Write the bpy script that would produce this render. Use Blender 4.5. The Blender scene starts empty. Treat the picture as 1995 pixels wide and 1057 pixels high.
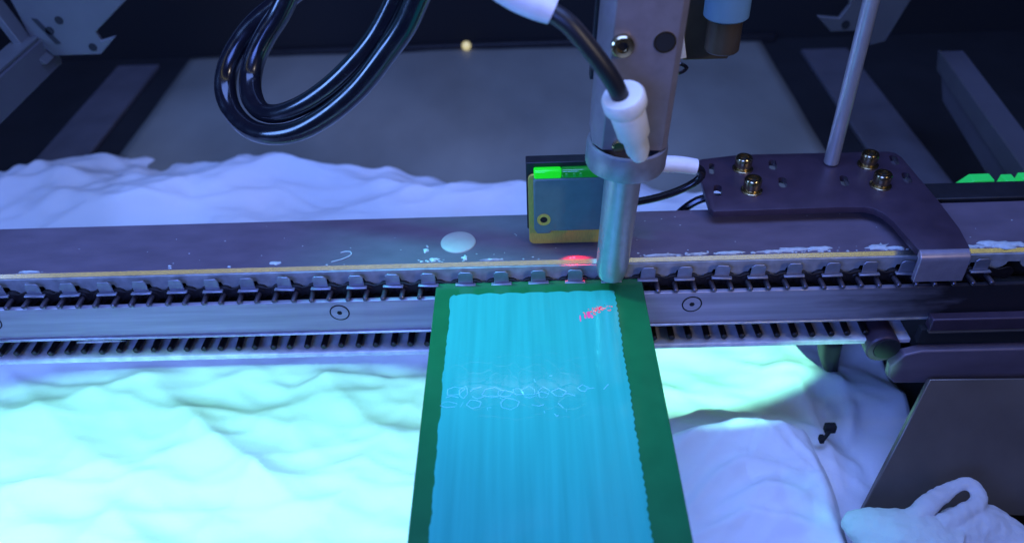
import bpy, bmesh, math, random
import numpy as np
from mathutils import Vector, Matrix, Quaternion, noise
random.seed(7); rng = np.random.default_rng(11)
S = bpy.context.scene
COL = S.collection
S.unit_settings.scale_length = 0.01        # 1 unit = 1 cm

# ------------------------------------------------------------------ camera, world, lamps, exposure
cd = bpy.data.cameras.new('camera'); cam = bpy.data.objects.new('camera', cd); COL.objects.link(cam)
yaw, pitch, roll = (math.radians(a) for a in (-1.5035, 38.8493, -2.4457))
fw = Vector((math.sin(yaw)*math.cos(pitch), math.cos(yaw)*math.cos(pitch), -math.sin(pitch)))
rt = fw.cross(Vector((0, 0, 1))).normalized(); up = rt.cross(fw)
r2 = math.cos(roll)*rt + math.sin(roll)*up; u2 = -math.sin(roll)*rt + math.cos(roll)*up
M3 = Matrix((r2, u2, -fw)).transposed()
cam.matrix_world = Matrix.Translation((-0.36, -22.05, 18.23)) @ M3.to_4x4()
cd.sensor_width = 36; cd.lens = 28.38; cd.clip_start = 0.5; cd.clip_end = 400
cd.dof.use_dof = True; cd.dof.focus_distance = 28.0; cd.dof.aperture_fstop = 0.105
S.camera = cam
S.view_settings.view_transform = 'Standard'; S.view_settings.look = 'None'
S.view_settings.exposure = 0; S.view_settings.gamma = 1

W = bpy.data.worlds.new('World'); S.world = W; W.use_nodes = True
W.node_tree.nodes['Background'].inputs[0].default_value = (0.26, 0.25, 0.45, 1)
W.node_tree.nodes['Background'].inputs[1].default_value = 0.05

def lamp(name, kind, loc, target, power, color, **kw):
    l = bpy.data.lights.new(name, kind); l.energy = power; l.color = color
    for k, v in kw.items(): setattr(l, k, v)
    o = bpy.data.objects.new(name, l); COL.objects.link(o); o.location = loc
    d = Vector(target) - Vector(loc)
    o.rotation_euler = d.to_track_quat('-Z', 'Y').to_euler()
    return o
VIO = (0.19, 0.33, 1.0)
CY = (0.19, 0.66, 0.48)
lamp('ultraviolet_side_lamp', 'AREA', (-36, -3, 13), (0, 0, 6), 6500, (0.17, 0.36, 1.0), shape='RECTANGLE', size=9, size_y=9)
lamp('ultraviolet_panel_lamp', 'AREA', (-1, -2, 46), (0, 6, 0), 36000, VIO, shape='RECTANGLE', size=50, size_y=24)
lamp('ultraviolet_front_lamp', 'AREA', (-16, -38, 23), (-2, 0, -2), 15500, (0.13, 0.25, 1.0), shape='RECTANGLE', size=22, size_y=14)
cs = lamp('cyan_cloth_spot', 'SPOT', (-15, -21, 19), (-16.0, -2.5, -8), 92000, CY, spot_size=math.radians(18), spot_blend=0.12, shadow_soft_size=0.4); cs.scale = (3.2, 1, 1)  # unseen cyan spot added over the cloth, standing in for its fluorescence
cs = lamp('cyan_cloth_spot', 'SPOT', (14, -20, 11), (7.8, 3.3, -8), 140000, CY, spot_size=math.radians(7.0), spot_blend=0.3, shadow_soft_size=0.3); cs.scale = (2.9, 1, 1)  # second added cyan spot, cone narrowed to miss rail and heap
lamp('board_spot_lamp', 'SPOT', (-17, 7, 23), (-1.2, -2.4, 0), 52000, (0.09, 0.80, 1.0), spot_size=math.radians(28), spot_blend=1.0, shadow_soft_size=2.5)
lamp('warm_fill_lamp', 'AREA', (-6, -17, 36), (-6, 0, 0), 1500, (1.0, 0.93, 0.2), shape='RECTANGLE', size=130, size_y=1.2)  # unseen room light, drawn out long for the plate edge's yellow line
lamp('warm_fill_lamp', 'SPOT', (30, -34, 26), (3, 2, 6), 17000, (1.0, 0.86, 0.74), spot_size=math.radians(26), spot_blend=0.8, shadow_soft_size=3)  # added warm fill aimed at the valve, coned to miss the heap
lamp('warm_fill_lamp', 'AREA', (30, -34, 26), (4, 0, 0), 900, (1.0, 0.86, 0.74), shape='DISK', size=12)  # weak added warm fill from the right front
lamp('ultraviolet_tube_lamp', 'AREA', (0, 12.3, 18.6), (0, -5, 0), 90, (0.45, 0.6, 1.0), shape='RECTANGLE', size=11, size_y=0.35)

# ------------------------------------------------------------------ materials
def mat(name, base, rough=0.5, metal=0.0, var=0.0, vscale=1.0, vstretch=(1, 1, 1), bump=0.0, bscale=8.0,
        coat=0.0, spec=0.5, emit=None, estr=0.0, specks=0.0, speckcol=(0.7, 0.75, 0.8), trans=0.0, rvar=0.0, sheen=0.0):
    m = bpy.data.materials.new(name); m.use_nodes = True; nt = m.node_tree; N = nt.nodes; L = nt.links
    b = N['Principled BSDF']
    b.inputs['Base Color'].default_value = (*base, 1); b.inputs['Roughness'].default_value = rough
    b.inputs['Metallic'].default_value = metal; b.inputs['Coat Weight'].default_value = coat
    b.inputs['Coat Roughness'].default_value = 0.06
    b.inputs['Specular IOR Level'].default_value = spec
    b.inputs['Transmission Weight'].default_value = trans
    if sheen: b.inputs['Sheen Weight'].default_value = sheen
    if emit: b.inputs['Emission Color'].default_value = (*emit, 1); b.inputs['Emission Strength'].default_value = estr
    tc = N.new('ShaderNodeTexCoord'); mp = N.new('ShaderNodeMapping'); L.new(tc.outputs['Object'], mp.inputs[0])
    mp.inputs['Scale'].default_value = vstretch
    cur = None
    if var > 0 or rvar > 0:
        n = N.new('ShaderNodeTexNoise'); n.inputs['Scale'].default_value = vscale; n.inputs['Detail'].default_value = 6
        L.new(mp.outputs[0], n.inputs['Vector'])
        if var > 0:
            r = N.new('ShaderNodeMapRange'); r.inputs[1].default_value = 0.25; r.inputs[2].default_value = 0.75
            r.inputs[3].default_value = 1-var; r.inputs[4].default_value = 1+var
            L.new(n.outputs[0], r.inputs[0])
            v = N.new('ShaderNodeVectorMath'); v.operation = 'SCALE'; v.inputs[0].default_value = base
            L.new(r.outputs[0], v.inputs['Scale']); cur = v.outputs[0]
        if rvar > 0:
            r = N.new('ShaderNodeMapRange'); r.inputs[1].default_value = 0.3; r.inputs[2].default_value = 0.7
            r.inputs[3].default_value = max(0.03, rough-rvar); r.inputs[4].default_value = min(1, rough+rvar)
            L.new(n.outputs[0], r.inputs[0]); L.new(r.outputs[0], b.inputs['Roughness'])
    if specks > 0:
        vo = N.new('ShaderNodeTexVoronoi'); vo.inputs['Scale'].default_value = 1.6; vo.inputs['Randomness'].default_value = 1
        L.new(tc.outputs['Object'], vo.inputs['Vector'])
        sep = N.new('ShaderNodeSeparateColor'); L.new(vo.outputs['Color'], sep.inputs[0])
        mu = N.new('ShaderNodeMath'); mu.operation = 'MULTIPLY'; mu.inputs[1].default_value = specks
        pw = N.new('ShaderNodeMath'); pw.operation = 'POWER'; pw.inputs[1].default_value = 3.0
        L.new(sep.outputs[0], pw.inputs[0]); L.new(pw.outputs[0], mu.inputs[0])
        lt = N.new('ShaderNodeMath'); lt.operation = 'LESS_THAN'; L.new(vo.outputs['Distance'], lt.inputs[0]); L.new(mu.outputs[0], lt.inputs[1])
        mx = N.new('ShaderNodeMix'); mx.data_type = 'RGBA'; L.new(lt.outputs[0], mx.inputs[0])
        if cur: L.new(cur, mx.inputs[6])
        else: mx.inputs[6].default_value = (*base, 1)
        mx.inputs[7].default_value = (*speckcol, 1); cur = mx.outputs[2]
    if cur: L.new(cur, b.inputs['Base Color'])
    if bump > 0:
        n2 = N.new('ShaderNodeTexNoise'); n2.inputs['Scale'].default_value = bscale; n2.inputs['Detail'].default_value = 4
        L.new(mp.outputs[0], n2.inputs['Vector'])
        bp = N.new('ShaderNodeBump'); bp.inputs['Strength'].default_value = bump; bp.inputs['Distance'].default_value = 0.05
        L.new(n2.outputs[0], bp.inputs['Height']); L.new(bp.outputs[0], b.inputs['Normal'])
    return m

M_plate = mat('anodised_dark_plate', (0.17, 0.13, 0.16), 0.42, 0.3, var=0.18, vscale=1.5, vstretch=(0.4, 1, 1), specks=0.045, bump=0.04, bscale=60)
M_edge = mat('worn_plate_edge', (0.42, 0.42, 0.43), 0.4, 0.3, var=0.3, vscale=2.5, bump=0.15, bscale=14)
M_chamf = mat('bright_chamfer', (0.6, 0.58, 0.5), 0.22, 0.9, var=0.12, vscale=0.8)
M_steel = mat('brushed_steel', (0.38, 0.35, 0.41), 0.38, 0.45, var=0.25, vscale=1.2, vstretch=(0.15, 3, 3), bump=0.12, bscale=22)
def darken_right(m, x0, x1):
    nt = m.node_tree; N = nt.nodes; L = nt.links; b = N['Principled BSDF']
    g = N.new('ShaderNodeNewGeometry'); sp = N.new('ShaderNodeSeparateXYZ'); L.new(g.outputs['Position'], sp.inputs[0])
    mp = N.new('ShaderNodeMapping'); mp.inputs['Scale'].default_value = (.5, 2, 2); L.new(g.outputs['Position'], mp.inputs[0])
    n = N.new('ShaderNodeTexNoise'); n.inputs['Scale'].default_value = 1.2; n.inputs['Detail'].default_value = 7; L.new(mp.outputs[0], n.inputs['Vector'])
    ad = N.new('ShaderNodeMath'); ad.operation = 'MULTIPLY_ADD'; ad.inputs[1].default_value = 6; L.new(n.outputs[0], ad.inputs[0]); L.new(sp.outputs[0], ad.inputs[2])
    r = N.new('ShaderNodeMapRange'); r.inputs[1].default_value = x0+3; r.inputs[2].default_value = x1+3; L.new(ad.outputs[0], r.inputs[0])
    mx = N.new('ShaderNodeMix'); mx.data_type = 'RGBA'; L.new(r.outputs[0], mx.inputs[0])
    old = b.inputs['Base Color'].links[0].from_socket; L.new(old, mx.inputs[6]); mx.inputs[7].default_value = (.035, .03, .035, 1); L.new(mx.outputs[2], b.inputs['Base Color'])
darken_right(M_steel, 10.0, 14.5)      # bar colour fades raggedly to near black at its right end
M_lip = mat('polished_steel', (0.6, 0.62, 0.68), 0.3, 0.8, var=0.2, vscale=3)
M_ledge = mat('ledge_steel', (0.72, 0.70, 0.76), 0.4, 0.3, var=0.25, vscale=2.0, bump=0.12, bscale=20)
M_chain = mat('oiled_chain_steel', (0.022, 0.018, 0.02), 0.36, 0.5, var=0.4, vscale=6, bump=0.2, bscale=12)
M_pin = mat('chain_pin_steel', (0.14, 0.12, 0.14), 0.3, 0.75, var=0.35, vscale=8)
M_tab = mat('chain_tab_steel', (0.30, 0.30, 0.36), 0.36, 0.7, var=0.2, vscale=3, bump=0.08, bscale=16)
M_dark = mat('black_metal', (0.018, 0.017, 0.02), 0.5, 0.2, var=0.3, vscale=2)
M_void = mat('matte_black', (0.006, 0.006, 0.007), 0.85)
M_arm = mat('black_anodised_arm', (0.065, 0.042, 0.062), 0.40, 0.35, var=0.2, vscale=1.3, specks=0.03, bump=0.05, bscale=70)
M_foot = mat('worn_foot_steel', (0.36, 0.31, 0.36), 0.34, 0.55, var=0.12, vscale=3)
M_bolt = mat('zinc_bolt', (0.50, 0.40, 0.22), 0.22, 1.0, var=0.15, vscale=6)
M_rod = mat('ground_steel_rod', (0.60, 0.58, 0.56), 0.32, 0.65, var=0.12, vscale=4, vstretch=(1, 1, .3))
M_valve = mat('grey_anodised_valve', (0.26, 0.22, 0.22), 0.42, 0.4, var=0.12, vscale=3, bump=0.03, bscale=50)
M_noz = mat('nozzle_steel', (0.55, 0.55, 0.55), 0.42, 0.85, var=0.08, vscale=4)
M_coll = mat('collar_steel', (0.36, 0.34, 0.36), 0.42, 0.7, var=0.15, vscale=3)
M_white = mat('white_plastic', (0.74, 0.69, 0.60), 0.42, 0, var=0.06, vscale=2)
M_sleeve = mat('white_sleeve', (0.8, 0.78, 0.8), 0.45, 0, var=0.06, vscale=2)
M_hose = mat('black_hose', (0.007, 0.007, 0.011), 0.2, 0, coat=0.25, rvar=.08, vscale=2)
M_hoser = mat('black_rubber_hose', (0.012, 0.011, 0.013), 0.4, 0)
M_sens = mat('blue_grey_sensor', (0.10, 0.16, 0.16), 0.45, 0.1, var=0.1, vscale=3, specks=0.02, bump=0.03, bscale=40)
M_gold = mat('yellow_brass_plate', (0.62, 0.42, 0.08), 0.4, 0.35, var=0.15, vscale=5, vstretch=(6, 1, 1))
M_green = mat('lit_green_window', (0.02, 0.5, 0.02), 0.15, 0, emit=(0.01, 1.0, 0.005), estr=0.5)
M_green2 = mat('dim_green_window', (0.01, 0.12, 0.02), 0.12, 0, coat=0.5, emit=(0.005, 0.5, 0.01), estr=0.22)
M_gblock = mat('green_indicator', (0.02, 0.4, 0.08), 0.3, 0, emit=(0.02, 0.72, 0.14), estr=0.4)
M_cap = mat('cream_cap', (0.38, 0.38, 0.32), 0.5, 0, var=0.08, vscale=1.5)
M_res = mat('dried_coating', (0.48, 0.52, 0.50), 0.55, 0, var=0.2, vscale=6, bump=0.5, bscale=14)
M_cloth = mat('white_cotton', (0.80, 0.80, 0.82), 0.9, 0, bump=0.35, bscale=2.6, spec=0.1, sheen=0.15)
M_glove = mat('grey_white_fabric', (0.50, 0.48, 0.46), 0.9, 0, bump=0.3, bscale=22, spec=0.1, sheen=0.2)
M_sheet = mat('grey_painted_sheet', (0.10, 0.098, 0.10), 0.5, 0.2, var=0.1, vscale=0.5, bump=0.03, bscale=40)
M_frame = mat('painted_frame', (0.09, 0.085, 0.095), 0.55, 0.1, var=0.12, vscale=0.4)
M_tray = mat('grey_film_tray', (0.26, 0.25, 0.21), 0.5, 0, var=0.3, vscale=0.12, vstretch=(1, .6, 1), bump=0.9, bscale=0.35)
M_strip = mat('dim_floor_strip', (0.12, 0.11, 0.12), 0.55, 0, var=0.2, vscale=0.4)
M_floor = mat('dark_floor', (0.02, 0.02, 0.022), 0.6, 0, var=0.2, vscale=0.3)
M_wall = mat('black_wall', (0.006, 0.006, 0.008), 0.8, 0)
M_brown = mat('bronze_holder', (0.10, 0.075, 0.05), 0.45, 0.5, var=0.2, vscale=1)
M_blue = mat('blue_plastic', (0.14, 0.27, 0.36), 0.4, 0)
M_guide = mat('steel_sheet_dark', (0.17, 0.14, 0.12), 0.30, 0.5, var=0.2, vscale=0.4, bump=0.03, bscale=30)

# solder mask: fine weave in the relief
M_mask = mat('green_solder_mask', (0.012, 0.125, 0.042), 0.16, 0, var=0.10, vscale=1.2, bump=0.012, bscale=9, coat=0.2)
M_core = mat('board_core', (0.25, 0.26, 0.12), 0.6)
M_pad = mat('tinned_pad', (0.8, 0.8, 0.8), 0.25, 1.0)

def coating_material():
    m = bpy.data.materials.new('glowing_cyan_coating'); m.use_nodes = True; nt = m.node_tree; N = nt.nodes; L = nt.links
    b = N['Principled BSDF']
    tc = N.new('ShaderNodeTexCoord')
    mp = N.new('ShaderNodeMapping'); mp.inputs['Scale'].default_value = (2.6, 0.10, 1); L.new(tc.outputs['Object'], mp.inputs[0])
    n = N.new('ShaderNodeTexNoise'); n.inputs['Scale'].default_value = 1.3; n.inputs['Detail'].default_value = 3; L.new(mp.outputs[0], n.inputs['Vector'])
    r = N.new('ShaderNodeMapRange'); r.inputs[1].default_value = 0.3; r.inputs[2].default_value = 0.7
    r.inputs[3].default_value = 0.86; r.inputs[4].default_value = 1.08; L.new(n.outputs[0], r.inputs[0])
    v = N.new('ShaderNodeVectorMath'); v.operation = 'SCALE'; v.inputs[0].default_value = (0.04, 0.30, 0.265)
    L.new(r.outputs[0], v.inputs['Scale']); L.new(v.outputs[0], b.inputs['Base Color'])
    b.inputs['Roughness'].default_value = 0.10; b.inputs['Specular IOR Level'].default_value = 0.4
    b.inputs['Emission Color'].default_value = (0.0, 0.55, 0.62, 1); b.inputs['Emission Strength'].default_value = 0.10   # fluoresces
    # relief: cell-like ripples plus streaks left by the spray passes
    nz = N.new('ShaderNodeTexNoise'); nz.inputs['Scale'].default_value = 1.6; L.new(tc.outputs['Object'], nz.inputs['Vector'])
    wm = N.new('ShaderNodeVectorMath'); wm.operation = 'MULTIPLY_ADD'; wm.inputs[1].default_value = (.5, .5, 0); L.new(nz.outputs['Color'], wm.inputs[0]); L.new(tc.outputs['Object'], wm.inputs[2])
    mpv = N.new('ShaderNodeMapping'); mpv.inputs['Scale'].default_value = (1.7, 2.3, 1); L.new(wm.outputs[0], mpv.inputs[0])
    vo = N.new('ShaderNodeTexVoronoi'); vo.feature = 'DISTANCE_TO_EDGE'; vo.inputs['Scale'].default_value = 1.0; vo.voronoi_dimensions = '2D'
    L.new(mpv.outputs[0], vo.inputs['Vector'])
    mr = N.new('ShaderNodeMapRange'); mr.interpolation_type = 'SMOOTHSTEP'; mr.inputs[1].default_value = 0; mr.inputs[2].default_value = .09; mr.inputs[3].default_value = 1; mr.inputs[4].default_value = 0
    L.new(vo.outputs['Distance'], mr.inputs[0])
    bp = N.new('ShaderNodeBump'); bp.inputs['Strength'].default_value = 0.05; bp.inputs['Distance'].default_value = 0.02
    L.new(mr.outputs[0], bp.inputs['Height'])
    mp2 = N.new('ShaderNodeMapping'); mp2.inputs['Scale'].default_value = (5, 0.1, 1); L.new(tc.outputs['Object'], mp2.inputs[0])
    n2 = N.new('ShaderNodeTexNoise'); n2.inputs['Scale'].default_value = 1; L.new(mp2.outputs[0], n2.inputs['Vector'])
    bp2 = N.new('ShaderNodeBump'); bp2.inputs['Strength'].default_value = 0.025; bp2.inputs['Distance'].default_value = 0.03
    L.new(n2.outputs[0], bp2.inputs['Height']); L.new(bp.outputs[0], bp2.inputs['Normal']); L.new(bp2.outputs[0], b.inputs['Normal'])
    return m
M_coat = coating_material()

# ------------------------------------------------------------------ helpers
WLOC = {}
class MB:
    """collects shapes in world coordinates; build() links them as ONE mesh object"""
    def __init__(s): s.v = []; s.f = []
    def add(s, vs, fs):
        o = len(s.v); s.v += [Vector(v) for v in vs]; s.f += [tuple(i+o for i in f) for f in fs]; return s
    def box(s, x0, x1, y0, y1, z0, z1):
        return s.add([(x0,y0,z0),(x1,y0,z0),(x1,y1,z0),(x0,y1,z0),(x0,y0,z1),(x1,y0,z1),(x1,y1,z1),(x0,y1,z1)],
                     [(0,3,2,1),(4,5,6,7),(0,1,5,4),(1,2,6,5),(2,3,7,6),(3,0,4,7)])
    def prism(s, pts, axis, a, b):
        """outline pts in the two other axes, extruded along axis from a to b"""
        def mk(p, t): return {'z': (p[0], p[1], t), 'y': (p[0], t, p[1]), 'x': (t, p[0], p[1])}[axis]
        n = len(pts)
        return s.add([mk(p, a) for p in pts] + [mk(p, b) for p in pts],
                     [tuple(range(n))[::-1], tuple(range(n, 2*n))] + [(i, (i+1) % n, n+(i+1) % n, n+i) for i in range(n)])
    def lathe(s, prof, base, axis=(0, 0, 1), seg=24, phase=0.0):
        """profile of (radius, height) along axis from base; closed where radius is 0"""
        ax = Vector(axis).normalized(); q = Vector((0, 0, 1)).rotation_difference(ax)
        vs = []; fs = []
        for r, h in prof:
            for k in range(seg):
                a = 2*math.pi*k/seg + phase
                vs.append(Vector(base) + q @ Vector((r*math.cos(a), r*math.sin(a), h)))
        for i in range(len(prof)-1):
            for k in range(seg):
                k2 = (k+1) % seg
                fs.append((i*seg+k, i*seg+k2, (i+1)*seg+k2, (i+1)*seg+k))
        if prof[0][0] > 1e-6: fs.append(tuple(range(seg))[::-1])
        if prof[-1][0] > 1e-6: fs.append(tuple((len(prof)-1)*seg+k for k in range(seg)))
        return s.add(vs, fs)
    def cyl(s, p0, p1, r, seg=16, bev=0.0, r1=None):
        p0 = Vector(p0); p1 = Vector(p1); h = (p1-p0).length; r1 = r if r1 is None else r1
        pr = [(r, 0), (r1, h)] if bev <= 0 else [(r-bev, 0), (r, bev), (r1, h-bev), (r1-bev, h)]
        return s.lathe(pr, p0, p1-p0, seg)
    def tube(s, pts, r, seg=12, sub=6, closed=False):
        P = [Vector(p) for p in pts]; R = r if isinstance(r, (list, tuple)) else [r]*len(P)
        out = []; rr = []
        for i in range(len(P)-1):
            a = P[max(i-1, 0)]; b = P[i]; c = P[i+1]; d = P[min(i+2, len(P)-1)]
            for k in range(sub):
                t = k/sub
                out.append(0.5*((2*b)+(c-a)*t+(2*a-5*b+4*c-d)*t*t+(-a+3*b-3*c+d)*t**3)); rr.append(R[i]*(1-t)+R[i+1]*t)
        out.append(P[-1]); rr.append(R[-1])
        vs = []; fs = []; n = len(out)
        t0 = (out[1]-out[0]).normalized(); nrm = t0.orthogonal().normalized()
        for i, p in enumerate(out):
            t = (out[min(i+1, n-1)]-out[max(i-1, 0)]).normalized()
            nrm = (nrm - t*nrm.dot(t)).normalized(); bn = t.cross(nrm)
            for k in range(seg):
                a = 2*math.pi*k/seg; vs.append(p + rr[i]*(math.cos(a)*nrm+math.sin(a)*bn))
        for i in range(n-1):
            for k in range(seg):
                k2 = (k+1) % seg; fs.append((i*seg+k, i*seg+k2, (i+1)*seg+k2, (i+1)*seg+k))
        fs.append(tuple(range(seg))[::-1]); fs.append(tuple((n-1)*seg+k for k in range(seg)))
        return s.add(vs, fs)
    def xf(s, fn): s.v = [fn(v) for v in s.v]; return s
    def build(s, name, m, parent=None, smooth=True, bevel=0.0, angle=35, origin=None, bseg=2):
        if origin is not None: loc = Vector(origin)
        elif parent is not None:
            lo = [min(v[i] for v in s.v) for i in range(3)]; hi = [max(v[i] for v in s.v) for i in range(3)]
            loc = Vector([(lo[i]+hi[i])/2 for i in range(3)])
        else:
            lo = [min(v[i] for v in s.v) for i in range(3)]; hi = [max(v[i] for v in s.v) for i in range(3)]
            loc = Vector(((lo[0]+hi[0])/2, (lo[1]+hi[1])/2, lo[2]))
        me = bpy.data.meshes.new(name); me.from_pydata([tuple(v-loc) for v in s.v], [], s.f)
        bm = bmesh.new(); bm.from_mesh(me); bmesh.ops.recalc_face_normals(bm, faces=bm.faces); bm.to_mesh(me); bm.free()
        me.materials.append(m)
        if smooth:
            me.shade_smooth(); me.set_sharp_from_angle(angle=math.radians(angle))
        o = bpy.data.objects.new(name, me); COL.objects.link(o)
        WLOC[o] = loc
        if parent is not None: o.parent = parent; o.location = loc - WLOC[parent]
        else: o.location = loc
        if bevel > 0:
            bv = o.modifiers.new('bevel', 'BEVEL'); bv.width = bevel; bv.segments = bseg; bv.limit_method = 'ANGLE'; bv.angle_limit = math.radians(40)
            bv.harden_normals = False
        return o
def share(src, name, wloc, parent):
    """a copy of a part (sharing its mesh) at another place under the same or another thing"""
    o = src.copy(); o.name = name; COL.objects.link(o); o.parent = parent
    WLOC[o] = Vector(wloc); o.location = WLOC[o] - WLOC[parent]
    return o
def tag(o, label=None, cat=None, group=None, kind=None):
    if label: o['label'] = label
    if cat: o['category'] = cat
    if group: o['group'] = group
    if kind: o['kind'] = kind
    return o
def thing(name, loc, label, cat, group=None, kind=None):
    o = bpy.data.objects.new(name, None); COL.objects.link(o); o.location = loc; o.empty_display_size = 0.5
    WLOC[o] = Vector(loc); return tag(o, label, cat, group, kind)

# ------------------------------------------------------------------ the machine's interior
tag(MB().box(-60, 60, -30, 46, -9.6, -9.0).build('floor', M_floor), kind='structure')
tag(MB().box(-60, 60, 41, 42, -9.0, 30).build('back_wall', M_wall), kind='structure')
tag(MB().box(-52, -51, -30, 41, -9.0, 30).build('left_wall', M_wall), kind='structure')
tag(MB().box(51, 52, -30, 41, -9.0, 30).build('right_wall', M_wall), kind='structure')

def grid_sheet(x0, x1, y0, y1, n, m, zf, warp=None):
    xs = np.linspace(0, 1, n); ys = np.linspace(0, 1, m); U, V = np.meshgrid(xs, ys)
    X = x0+(x1-x0)*U; Y = y0+(y1-y0)*V
    if warp: X, Y = warp(X, Y, U, V)
    Z = zf(X, Y, U, V)
    vs = [Vector(t) for t in zip(X.ravel().tolist(), Y.ravel().tolist(), Z.ravel().tolist())]
    fs = [(j*n+i, j*n+i+1, (j+1)*n+i+1, (j+1)*n+i) for j in range(m-1) for i in range(n-1)]
    b = MB(); b.v = vs; b.f = fs; return b
def fbm(X, Y, s, seed, octs=4, ridged=False):
    out = np.empty(X.size); xf = (X/s).ravel(); yf = (Y/s).ravel()
    for i in range(X.size):
        a = 0.0; amp = 1.0; fq = 1.0
        for _ in range(octs):
            v = noise.noise((xf[i]*fq+seed, yf[i]*fq-seed*1.7, seed*0.37))
            a += amp*((1-2*abs(v)) if ridged else v); amp *= 0.48; fq *= 2.05
        out[i] = a
    return out.reshape(X.shape)
def ridge(X, Y, pts, w, a, side=0.45):
    """a pinched fold along a polyline: steep on one side, gentle on the other, dying out at its ends"""
    best = np.full(X.shape, 1e9); hh = np.zeros(X.shape)
    P = [np.array(p, float) for p in pts]
    tot = sum(np.linalg.norm(P[i+1]-P[i]) for i in range(len(P)-1)); acc = 0
    for i in range(len(P)-1):
        d = P[i+1]-P[i]; L = np.linalg.norm(d); u = d/L
        t = np.clip((X-P[i][0])*u[0]+(Y-P[i][1])*u[1], 0, L)
        dx = X-(P[i][0]+u[0]*t); dy = Y-(P[i][1]+u[1]*t); dist = np.hypot(dx, dy)
        sg = np.sign(u[0]*dy-u[1]*dx); s = (acc+t)/tot
        ww = np.where(sg > 0, w*side, w); h = a*np.exp(-(dist/ww)**1.05)*np.clip(np.sin(np.pi*np.clip(s*0.94+0.03, 0, 1)), 0, 1)**0.5
        m = dist < best; best = np.where(m, dist, best); hh = np.where(m, h, hh); acc += L
    return hh

def crease(X, Y, seed, n, lmin, lmax, lean=0.35):
    r = random.Random(seed); Z = np.zeros(X.shape)
    for i in range(n):
        th = r.gauss(math.pi/2, lean); L = r.uniform(lmin, lmax); k = 2*math.pi/L*.5
        wv = .9*np.sin(X*r.uniform(.1, .35)+r.uniform(0, 6))+.5*np.sin(Y*r.uniform(.2, .5)+r.uniform(0, 6))
        m = .5+.5*np.sin(X*r.uniform(.12, .3)+Y*r.uniform(-.3, .3)+r.uniform(0, 6)); m = m**1.6
        t = k*(X*math.cos(th)+Y*math.sin(th))+wv*.7+r.uniform(0, 6)
        Z += L*.055*m*((1-np.abs(np.sin(t)))**1.35-.35)
    return Z
def tray_z(X, Y, U, V): return -8.75 + 0.12*fbm(X, Y, 9, 3.1, 3)
tr = grid_sheet(-27.5, 18.8, 12, 40.4, 60, 40, tray_z).build('tray_film', M_tray)
tr.modifiers.new('thick', 'SOLIDIFY').thickness = 0.15
tag(tr, 'grey crinkled film spread over the tray behind the white cloth', 'sheet')
tag(MB().box(-33, -29.6, 20, 39, -9.0, -8.6).build('floor_strip', M_strip, bevel=0.1), 'narrow dim strip on the floor left of the grey film', 'floor strip', 'floor strips beside the film')
tag(MB().box(21.4, 25, 18, 38, -9.0, -8.6).build('floor_strip', M_strip, bevel=0.1), 'narrow dim strip on the floor right of the grey film', 'floor strip', 'floor strips beside the film')

# back ledge with a small warm glint, built as a glowing dome
lg = thing('back_ledge', (0, 40.5, -9), 'low dark ledge along the foot of the black back wall', 'ledge')
MB().box(-24, 20, 40.2, 41, -9, -8.3).build('ledge_bar', M_dark, lg, bevel=0.1)
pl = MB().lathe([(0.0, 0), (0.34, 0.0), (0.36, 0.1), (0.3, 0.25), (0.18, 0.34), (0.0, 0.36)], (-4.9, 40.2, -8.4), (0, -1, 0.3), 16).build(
    'warm_glint', mat('glowing_warm_glint', (0.7, 0.6, 0.3), 0.3, emit=(1.0, 0.85, 0.35), estr=0.55))
tag(pl, 'tiny warm yellow glint, made to glow, on the ledge at the back', 'glint')

# left side beam and its bracket
lb = thing('side_beam', (-24.6, 8, 1.3), 'blue-grey painted beam running back along the left side', 'beam', 'side beams')
MB().box(-25.2, -24.0, -6, 17.0, 1.3, 2.95).build('beam_body', M_frame, lb, bevel=0.06)
MB().box(-25.2, -24.1, -6, 17.0, 2.96, 3.12).build('beam_cap', M_sheet, lb, bevel=0.03)
def prism_thing(name, pts, axis, a, b, m, bevel=0.04, parent=None): return MB().prism(pts, axis, a, b).build(name, m, parent, bevel=bevel)
bl = thing('sheet_bracket', (-22.5, 16, 2), 'blue-grey folded sheet bracket with small holes at upper left corner', 'bracket', 'sheet brackets on the side frame')
LB = [(-24.75, 5.1), (-19.0, 4.9), (-21.2, 3.25), (-21.1, 2.8), (-20.3, 3.0), (-21.35, 2.1), (-23.7, 2.1), (-24.5, 2.95)]
MB().prism([(-26.6, 9.5), (-15.2, 9.5)] + LB[1:] + [(-24.7, 5.0)], 'y', 16.0, 16.25).build('bracket_plate', M_sheet, bl, bevel=0.05)
MB().prism([(-26.95, 9.5), (-26.64, 9.5), (-24.52, 2.96), (-23.74, 2.0), (-24.2, 2.0), (-24.9, 2.9)], 'y', 15.2, 16.2).build('bracket_flange', M_sheet, bl, bevel=0.04)
for x, z in ((-22.75, 3.9), (-23.4, 3.4), (-21.6, 2.5)):
    MB().cyl((x, 15.99, z), (x, 15.96, z), 0.2, 14).build('hole', M_void, bl)
MB().prism([(-24.05, 4.05), (-23.8, 4.0), (-23.1, 2.75), (-23.35, 2.7)], 'y', 15.96, 15.99).build('slot', M_dark, bl)
br = thing('sheet_bracket', (17.5, 20, 0), 'pale blurred sheet bracket hanging behind the upright steel rod', 'bracket', 'sheet brackets on the side frame')
MB().prism([(16.2, 6), (21.5, 6), (20.1, 1.8), (19.4, -0.3), (18.6, -0.5), (18.1, 0.35), (16.3, 0.35), (15.4, 1.25), (16.6, 1.1), (17.0, 1.8)], 'y', 20, 20.3).build('bracket_plate', M_sheet, br, bevel=0.05)
MB().cyl((17.0, 19.99, 0.75), (17.0, 19.95, 0.75), 0.22, 12).build('hole', M_void, br)
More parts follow.
